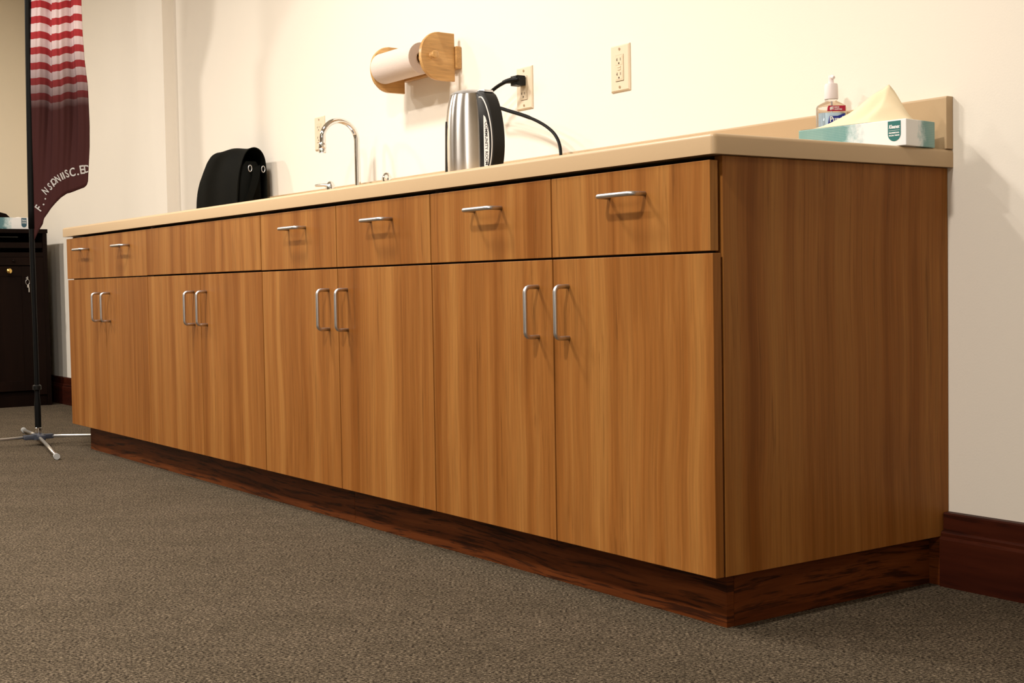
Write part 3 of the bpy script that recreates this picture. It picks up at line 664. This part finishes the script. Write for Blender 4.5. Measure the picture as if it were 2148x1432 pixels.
# ------------------------------------------------------------------ tissue boxes
def tissue_box(loc, ang, length, width, h, label, mat, matlogo, tissue_fn, tmat, logo_left, group='tissue boxes'):
    root = thing('tissue_box', loc, label, 'tissue box', group, rotz=ang)
    c = finish('carton', B(-length, 0, 0, width, 0.0002, h, 0.0012), mat, root)
    # shield-shaped emblem on the long front side near the right end
    xc, w = -0.0255, 0.0138
    zt_, zb_ = h-0.0025, 0.0095
    poly = [(xc-w, zt_), (xc+w, zt_)] + [(xc+w*math.cos(-PI*k/14), zb_+w+w*math.sin(-PI*k/14)) for k in range(15)]
    bm = bmesh.new(); prism(bm, poly, 'y', -0.0006, 0.0006); em = finish('emblem', bm, matlogo, c)
    def tx(s, size, z, bold=0.0002, shear=0.0):
        bm2 = text_bm(s, size, 0.00015, shear=shear, bold=bold)
        ws = [v.co.x for v in bm2.verts]; wmax = 0.0235 if size > 0.007 else (0.0225 if z > 0.02 else 0.014)
        k = wmax/(max(ws)-min(ws)); bmesh.ops.scale(bm2, vec=(k, 1, 1), verts=bm2.verts)
        place_bm(bm2, (xc, -0.0008, z), (1, 0, 0), (0, 0, 1)); return bm2
    bm = tx('Kleenex', 0.0098, h-0.0135, 0.00035, 0.2)
    merge(bm, tx('PROFESSIONAL', 0.0034, h-0.0250)); merge(bm, tx('FACIAL TISSUE', 0.0030, h-0.0300))
    box(bm, xc-0.0118, xc+0.0118, -0.0010, -0.0006, h-0.0206, h-0.0201)
    finish('lettering', bm, M['white_ink'], em)
    tm = tissue_fn(); finish('tissue', tm, tmat, root, smooth=True)
    return root
A0 = Vector((0.0231, 0.4824, ZT))
TH = math.radians(7.1); TL, TW, THH = 0.245, 0.103, 0.0503
def tissue_main():
    # draped sheet: ridge line and front fall, in box coordinates
    bm = bmesh.new(); nx, ny = 64, 14; rows = []
    top = [(-0.243, 0.0512), (-0.215, 0.056), (-0.185, 0.066), (-0.155, 0.079), (-0.125, 0.098), (-0.100, 0.1125), (-0.084, 0.1205), (-0.074, 0.1285), (-0.064, 0.115), (-0.050, 0.092), (-0.034, 0.068), (-0.022, 0.0525)]
    def ridge(x):
        for (a_, b_), (c_, d_) in zip(top, top[1:]):
            if a_ <= x <= c_: return b_+(d_-b_)*(x-a_)/(c_-a_)
        return top[0][1] if x < top[0][0] else top[-1][1]
    for i in range(nx+1):
        t = i/nx; x = -0.243+(0.243-0.022)*t; zr = ridge(x); row = []
        for j in range(ny+1):
            s = j/ny
            yb = 0.052-0.010*math.sin(5*t)
            # front hangs from ridge towards the front edge
            y = yb-(yb-0.004)*s**0.9*(1-0.55*max(0, (t-0.72)/0.28))
            z = 0.0512+(zr-0.0512)*(1-s)**1.25 + 0.0045*(abs(((3.1*t+0.9*s) % 1.0)-0.5)*4-1)*math.sin(PI*s)*min(1, (zr-0.05)/0.02)
            z = max(z, 0.0510)
            row.append(bm.verts.new((x+0.004*math.sin(6*s)*s, y+0.003*math.sin(17*t+2*s)*(1-s), z)))
        rows.append(row)
    for i in range(nx):
        for j in range(ny): bm.faces.new((rows[i][j], rows[i+1][j], rows[i+1][j+1], rows[i][j+1]))
    # rear half, falling back into the slot
    rows2 = []
    for i in range(nx+1):
        t = i/nx; row = [rows[i][0]]; c0 = rows[i][0].co
        for j in range(1, 7):
            s = j/6; row.append(bm.verts.new((c0.x, c0.y+0.018*math.sin(PI*s*0.5)+0.006*s, max(0.0508, 0.0512+(c0.z-0.0512)*(1-s)**1.1))))
        rows2.append(row)
    for i in range(nx):
        for j in range(6): bm.faces.new((rows2[i][j], rows2[i][j+1], rows2[i+1][j+1], rows2[i+1][j]))
    return bm
tissue_box(A0, TH, TL, TW, THH, 'teal and white tissue box with cream tissue, at the right end of the worktop', M['carton'], M['teal'], tissue_main, M['tissue'], False)
def tissue_far():
    bm = bmesh.new(); nx, ny = 20, 6; rows = []
    for i in range(nx+1):
        t = i/nx; x = -0.225+0.215*t; row = []
        zr = 0.050+0.010*math.sin(PI*t)+0.016*max(0, 1-t*2.2)+0.012*max(0, 1-abs(t-0.86)/0.22)
        for j in range(ny+1):
            s = j/ny; row.append(bm.verts.new((x, 0.004+0.07*s, 0.0495+(zr-0.0495)*math.sin(PI*(0.12+0.76*s))+0.002*math.sin(9*t))))
        rows.append(row)
    for i in range(nx):
        for j in range(ny): bm.faces.new((rows[i][j], rows[i+1][j], rows[i+1][j+1], rows[i][j+1]))
    return bm
tissue_box((-5.772, 0.458, 0.9582), PI/2, 0.235, 0.115, 0.062, 'white and blue-teal tissue box on top of the dark cabinet at the left edge', M['carton_far'], M['teal_far'], tissue_far, M['tissue_white'], True)

# ------------------------------------------------------------------ hand sanitizer
sx_, sy_ = -0.2445, 0.578
hs = thing('hand_sanitizer', (sx_, sy_, ZT), 'clear pump bottle of hand sanitizer behind the near tissue box', 'bottle', rotz=math.atan2(RT.y, RT.x))
hs.scale = (1.0, 1.0, 1.08)
def oval(bm, prof, n=40):
    rings = []
    for (a_, b_, z) in prof:
        rings.append([bm.verts.new((a_*math.copysign(abs(math.cos(2*PI*k/n))**0.75, math.cos(2*PI*k/n)), b_*math.copysign(abs(math.sin(2*PI*k/n))**0.75, math.sin(2*PI*k/n)), z)) for k in range(n)])
    for i in range(len(rings)-1):
        for k in range(n): bm.faces.new((rings[i][k], rings[i][(k+1) % n], rings[i+1][(k+1) % n], rings[i+1][k]))
    bm.faces.new(list(reversed(rings[0]))); bm.faces.new(rings[-1])
bm = bmesh.new(); oval(bm, [(0.028, 0.016, 0.0003), (0.031, 0.019, 0.004), (0.0315, 0.0195, 0.02), (0.0315, 0.0195, 0.098), (0.0295, 0.018, 0.103), (0.020, 0.0145, 0.108), (0.0125, 0.0125, 0.111), (0.0125, 0.0125, 0.116)])
finish('bottle', bm, M['gel'], hs, smooth=True, autosmooth=50)
bm = bmesh.new(); oval(bm, [(0.0262, 0.0207, 0.022), (0.0262, 0.0207, 0.088)], 40)
for v in list(bm.verts):
    if v.co.y > -0.004: v.co.y = -0.004
lbm = finish('back_label', bm, M['label_blue'], hs, smooth=True, autosmooth=40)
bm = bmesh.new()
prism(bm, [(-0.0135, 0.0905), (0.0245, 0.0905), (0.0245, 0.101), (-0.0105, 0.101), (-0.0125, 0.0985)], 'y', -0.0222, -0.0200, bev=0.0003)
finish('red_label', bm, M['red_print'], hs)
bm = bmesh.new(); prism(bm, [(-0.012, 0.066), (0.006, 0.067), (0.0125, 0.072), (0.023, 0.076), (0.023, 0.0865), (0.008, 0.081), (-0.009, 0.081)], 'y', -0.0222, -0.0200, bev=0.0003)
bl = finish('blue_label', bm, M['blue_print'], hs)
def sttext(s, size, x, z, parent, mt, bold=0.0003, width=None):
    bm2 = text_bm(s, size, 0.00015, align='LEFT', bold=bold)
    if width:
        ws = [v.co.x for v in bm2.verts]; bmesh.ops.scale(bm2, vec=(width/(max(ws)-min(ws)), 1, 1), verts=bm2.verts)
    place_bm(bm2, (x, -0.0224, z), (1, 0, 0), (0, 0, 1)); return finish('lettering', bm2, mt, parent)
sttext('Purell', 0.0145, -0.009, 0.0745, bl, M['white_ink'], 0.0004, 0.031)
rl = [c for c in hs.children if c.name.startswith('red_label')][0]
sttext('#1', 0.0085, -0.008, 0.0960, rl, M['white_ink'], 0.0004, 0.0075)
sttext('BRAND IN', 0.0036, 0.0010, 0.0978, rl, M['white_ink'], 0.0001, 0.010)
sttext('HOSPITALS', 0.0036, 0.0010, 0.0938, rl, M['white_ink'], 0.0001, 0.016)
sttext('Advanced', 0.0045, -0.007, 0.0620, lbm, M['ink'], 0.0001, 0.014)
bm = bmesh.new(); lathe(bm, [(0.0142, 0.1155), (0.0146, 0.117), (0.0140, 0.140), (0.0130, 0.145), (0.006, 0.1465), (0.0055, 0.153), (0.0062, 0.155), (0.0055, 0.161), (0.0015, 0.162)], 28)
tube(bm, [(0, 0, 0.157), (0.001, -0.009, 0.158), (0.002, -0.016, 0.155)], [0.0045, 0.004, 0.003], 10)
finish('pump', bm, M['white_plastic'], hs, smooth=True, autosmooth=40)
bm = bmesh.new(); tube(bm, [(0, 0, 0.012), (0, 0, 0.110)], 0.002, 8); finish('dip_tube', bm, M['white_plastic'], hs, smooth=True)

# ------------------------------------------------------------------ banner stand
PX, PY = -3.822, -0.07
bs = thing('banner_stand', (PX, PY, 0), 'red striped feather banner on a black pole with chrome cross feet, left of the cabinets', 'banner')
N_ = lambda n, bm, mt, par=bs, **k: addto(bs, n, bm, mt, par, **k)
poleP = [(PX, PY, 0.062), (PX, PY, 0.20), (PX, PY, 0.45), (PX-0.001, PY-0.001, 0.87), (PX+0.003, PY+0.004, 1.34), (PX+0.007, PY+0.010, 1.77), (PX+0.014, PY+0.014, 2.0), (PX+0.05, PY+0.03, 2.3), (PX+0.13, PY+0.06, 2.55)]
pp = catmull(poleP, 6)
bm = bmesh.new(); tube(bm, pp, [0.0125 if q.z < 0.2 else (0.0095 if q.z < 0.64 else 0.0105) for q in pp], 16)
pl_ = N_('pole', bm, M['pole'], smooth=True, autosmooth=50)
bm = bmesh.new(); lathe(bm, [(0.013, 0.222), (0.017, 0.225), (0.017, 0.240), (0.012, 0.244)], 20, (PX, PY, 0)); N_('collar', bm, M['black'], pl_, smooth=True, autosmooth=40)
bm = bmesh.new(); lathe(bm, [(0.0125, 0.046), (0.0135, 0.050), (0.0135, 0.070), (0.0115, 0.072)], 20, (PX, PY, 0)); N_('ferrule', bm, M['chrome'], pl_, smooth=True, autosmooth=40)
def pole_at(z):
    for a_, b_ in zip(pp, pp[1:]):
        if a_.z <= z <= b_.z: return a_.lerp(b_, (z-a_.z)/(b_.z-a_.z))
    return pp[0] if z < pp[0].z else pp[-1]
bm = bmesh.new()
box(bm, PX-0.058, PX+0.058, PY-0.014, PY+0.014, 0.024, 0.044, 0.004); box(bm, PX-0.014, PX+0.014, PY-0.058, PY+0.058, 0.0245, 0.0435, 0.004)
lathe(bm, [(0.026, 0.0235), (0.026, 0.044), (0.018, 0.047)], 24, (PX, PY, 0))
N_('hub', bm, M['hub'], smooth=True, autosmooth=30)
for ax_, ay_ in ((0.53, -0.085), (-0.53, 0.085), (0.085, 0.53), (-0.085, -0.53)):
    l_ = math.hypot(ax_, ay_); u_ = Vector((ax_/l_, ay_/l_, 0)); p0 = Vector((PX, PY, 0.034))+u_*0.045; p1 = Vector((PX+ax_, PY+ay_, 0.0125))
    bm = bmesh.new(); tube(bm, [p0, p0+(p1-p0)*0.5+Vector((0, 0, 0.002)), p1], 0.0060, 12); lg = N_('leg', bm, M['steel_leg'], smooth=True)
    bm = bmesh.new(); tube(bm, [p1-u_*0.018+Vector((0, 0, 0.0004)), p1+u_*0.008], [0.0105, 0.0115], 14); N_('foot_cap', bm, M['cap'], lg, smooth=True, autosmooth=40)
# cloth
ZTOP = 2.46
FD, FN = Vector((0.5774, 0.8165, 0)), Vector((0.8165, -0.5774, 0))     # the cloth hangs to the right of the pole, seen from the camera's side
def interp(tb, v):
    if v <= tb[0][0]: return tb[0][1]
    for (a_, b_), (c_, d_) in zip(tb, tb[1:]):
        if v <= c_: return b_+(d_-b_)*(v-a_)/(c_-a_)
    return tb[-1][1]
def width(z):
    return interp([(0.85, 0.230), (1.04, 0.229), (1.11, 0.2335), (1.19, 0.2385), (1.28, 0.2395), (1.43, 0.235), (1.53, 0.2235), (1.64, 0.2165), (1.77, 0.213), (1.86, 0.22), (2.05, 0.26), (2.25, 0.28), (2.38, 0.24), (2.46, 0.16)], z)
def zbot(u):
    return interp([(0, 0.80), (0.107, 0.853), (0.194, 0.887), (0.215, 0.9095), (0.317, 0.9376), (0.41, 0.962), (0.52, 0.988), (0.63, 1.0065), (0.79, 1.0170), (0.94, 1.030), (0.985, 1.040), (1.0, 1.055)], u)
def fold(u, z):
    ph_ = 2*PI*(2.35*u-0.55*(z-1.2)*(1-u*0.7)+0.12); amp = 0.020*math.sin(PI*u)**0.45*min(1.0, max(0.25, (z-0.95)/0.45))
    return amp*(math.sin(ph_)+0.30*math.sin(2.0*ph_+1.0)+0.14*math.sin(5*ph_))
def cloth_pt(u, z):
    t = min(1.0, max(0.0, (z-1.78)/0.22)); dd = (FD*(1-t)+Vector((1, 0.12, 0))*t).normalized()  # unseen upper cloth turns towards x, shaped for its shadow on the wall
    q = pole_at(z).copy(); q.z = z
    return q+dd*(width(z)*u)+FN*(fold(u, z)+0.004*math.sin(PI*u))
bm = bmesh.new(); uvl = bm.loops.layers.uv.new('UVMap'); nu, nv = 72, 90; rows = []; UVs = {}
for i in range(nu+1):
    u = i/nu; row = []
    for j in range(nv+1):
        z = zbot(u)+(ZTOP-zbot(u))*j/nv
        lean = 0.22*(z-1.6)
        stp = 0.011/(1+math.exp(-(u-0.36-lean)*55))-0.017/(1+math.exp(-(u-0.64-lean*0.7)*55))
        v = bm.verts.new(cloth_pt(u, z)); UVs[v] = (u, z+stp+0.002*math.sin(2*PI*3*u)+0.013); row.append(v)
    rows.append(row)
for i in range(nu):
    for j in range(nv):
        f = bm.faces.new((rows[i][j], rows[i+1][j], rows[i+1][j+1], rows[i][j+1]))
        for lo in f.loops: lo[uvl].uv = UVs[lo.vert]
cl = N_('cloth', bm, M['banner'], smooth=True)
sm_ = cl.modifiers.new('thickness', 'SOLIDIFY'); sm_.thickness = 0.0012; sm_.offset = 0
bm = bmesh.new(); sl = [q for q in pp if 0.80 < q.z < 2.45]; tube(bm, sl, 0.0125, 16); N_('pole_sleeve', bm, M['pole'], cl, smooth=True)
# writing along the lower curve, letter by letter on the cloth surface
def world_on_flag(px, v):   # point on the hanging plane of the banner
    d = FW*2809.397+RT*(px-1074)-UP*(v-716); q0 = Vector((PX, PY, 0)); t = (q0-CAM).dot(FN)/d.dot(FN); q = CAM+d*t
    return (q-q0).dot(FD), q.z
letters = [('F', 82, 437, -52, 17), ('.', 87, 425, -48, 17), ('.', 91, 413, -45, 17), ('N', 96, 401, -42, 16), ('S', 106, 392, -35, 17), ('I', 112, 386, -32, 16), ('O', 115, 382, -32, 15), ('N', 123, 376, -28, 16), ('I', 131, 371, -22, 15), ('I', 135, 369, -20, 15), ('S', 141, 365, -17, 17), ('C', 152, 362, -12, 19), ('.', 164, 360, -10, 18), ('E', 173, 357, -8, 19), ('D', 183, 355, -6, 17)]
lt = bmesh.new()
for ch, px_, v_, ang, sz in letters:
    s0, z0 = world_on_flag(px_, v_); s1, z1 = world_on_flag(px_+10, v_); s2, z2 = world_on_flag(px_, v_-10)
    mx_, mz_ = (s1-s0)/10, (z2-z0)/10
    t1 = text_bm(ch, 1.0, 0.0, bold=0.018); a_ = math.radians(-ang)
    wch = 0.66 if ch in 'NSO' else (0.8 if ch in 'CEDF' else 1)
    for v in t1.verts:
        gx, gy = v.co.x*sz*wch*1.32, v.co.y*sz*1.32
        rx, ry = gx*math.cos(a_)-gy*math.sin(a_), gx*math.sin(a_)+gy*math.cos(a_)
        Z = z0+ry*mz_; q = pole_at(Z)
        u = min(max((s0+rx*mx_-(q-Vector((PX, PY, q.z))).dot(FD))/width(Z), 0), 0.997)
        v.co = cloth_pt(u, Z)+FN*0.0022
    merge(lt, t1)
N_('lettering', lt, M['flag_ink'], cl)

# ------------------------------------------------------------------ dark cabinet in the left corner
CX = -5.75; CY1 = 0.545; CY0 = -0.75; CB = XL+0.02
dc = thing('storage_cabinet', (CX, CY1, 0), 'dark espresso wood cabinet against the left wall behind the banner stand', 'cabinet')
C_ = lambda n, bm, mt, par=dc, **k: addto(dc, n, bm, mt, par, **k)
C_('top_board', B(CB, CX+0.004, CY0-0.005, CY1+0.004, 0.936, 0.958, 0.002), M['espresso'])
bm = bmesh.new()
box(bm, CB, CX, CY1-0.022, CY1, 0.0, 0.935); box(bm, CB, CX, CY0, CY0+0.022, 0.0, 0.935); box(bm, CB, CB+0.012, CY0+0.022, CY1-0.022, 0.0, 0.935)
box(bm, CB+0.012, CX, CY0+0.022, CY1-0.022, 0.808, 0.832); box(bm, CB+0.012, CX-0.02, CY0+0.022, CY1-0.022, 0.06, 0.08); box(bm, CB+0.012, CX-0.012, CY0+0.022, CY1-0.022, 0.0, 0.06)
C_('carcass', bm, M['espresso'])
C_('rail', B(CX-0.05, CX-0.010, CY0+0.0225, CY1-0.0225, 0.856, 0.886, 0.001), M['espresso'])
dw = [(0.4355, 0.062, 0.035)]
for ya, yb in ((0.455-0.28, 0.455), (0.175-0.62, 0.172)):
    d1 = C_('drawer', B(CX-0.018, CX+0.002, ya+0.002, yb-0.002, 0.762, 0.806, 0.002), M['espresso'])
    bm = bmesh.new(); yk = ya+0.19 if ya > 0 else (ya+yb)/2; lathe(bm, [(0.004, CX+0.002), (0.004, CX+0.006), (0.0075, CX+0.009), (0.0075, CX+0.012)], 14, (0, yk, 0.786), 'x'); C_('drawer_knob', bm, M['espresso'], d1, smooth=True)  # tiny round knob on the drawer front
    bm = B(CX-0.018, CX+0.002, ya+0.002, yb-0.002, 0.085, 0.758, 0.002)
    d2 = C_('door', bm, M['espresso'])
    bm = bmesh.new()
    for (a_, b_, c_, e_) in ((ya+0.004, ya+0.05, 0.087, 0.756), (yb-0.05, yb-0.004, 0.087, 0.756)): box(bm, CX+0.0022, CX+0.006, a_, b_, c_, e_, 0.001)
    box(bm, CX+0.0022, CX+0.006, ya+0.0505, yb-0.0505, 0.705, 0.756, 0.001); box(bm, CX+0.0022, CX+0.006, ya+0.0505, yb-0.0505, 0.087, 0.14, 0.001)
    C_('door_frame', bm, M['espresso'], d2)
    bm = bmesh.new(); yk = 0.331 if ya > 0 else ya+0.05
    lathe(bm, [(0.0085, CX+0.0062), (0.0075, CX+0.010), (0.0045, CX+0.014), (0.0045, CX+0.022), (0.010, CX+0.028), (0.0155, CX+0.036), (0.0155, CX+0.044), (0.011, CX+0.049)], 24, (0, yk, 0.732), 'x')
    C_('knob', bm, M['brass'], d2, smooth=True, autosmooth=50)
C_('corner_stile', B(CX-0.018, CX+0.001, 0.458, CY1-0.0225, 0.06, 0.806, 0.001), M['espresso'])
# low tapering gallery board at the back of the top
bm = bmesh.new(); prism(bm, [(0.475, 0.9583), (0.10, 0.9583), (0.10, 1.115), (0.24, 1.085), (0.38, 1.048)], 'x', CX-0.19, CX-0.172, bev=0.002)
C_('back_rail', bm, M['espresso'])
# keys in the lock
bm = bmesh.new()
ring = [(CX+0.020, 0.430+0.010*math.cos(2*PI*k/20), 0.672+0.014*math.sin(2*PI*k/20)) for k in range(21)]
ks = thing('key_ring', (CX+0.006, 0.430, 0.690), 'small silver keys hanging from the door lock of the dark cabinet', 'keys')
addto(ks, 'lock_key', (lambda q: (lathe(q, [(0.005, CX+0.0065), (0.005, CX+0.012)], 14, (0, 0.430, 0.694), 'x'), box(q, CX+0.012, CX+0.028, 0.4285, 0.4315, 0.684, 0.702, 0.001), q)[-1])(bmesh.new()), M['steel_leg'])
bm = bmesh.new(); tube(bm, ring, 0.0012, 8, cap=False); addto(ks, 'ring', bm, M['steel_leg'], smooth=True)
bm = bmesh.new(); box(bm, CX+0.0195, CX+0.0210, 0.4275, 0.4375, 0.642, 0.6585, 0.002); box(bm, CX+0.0197, CX+0.0208, 0.434, 0.439, 0.618, 0.644, 0.0003); addto(ks, 'spare_key', bm, M['steel_leg'])
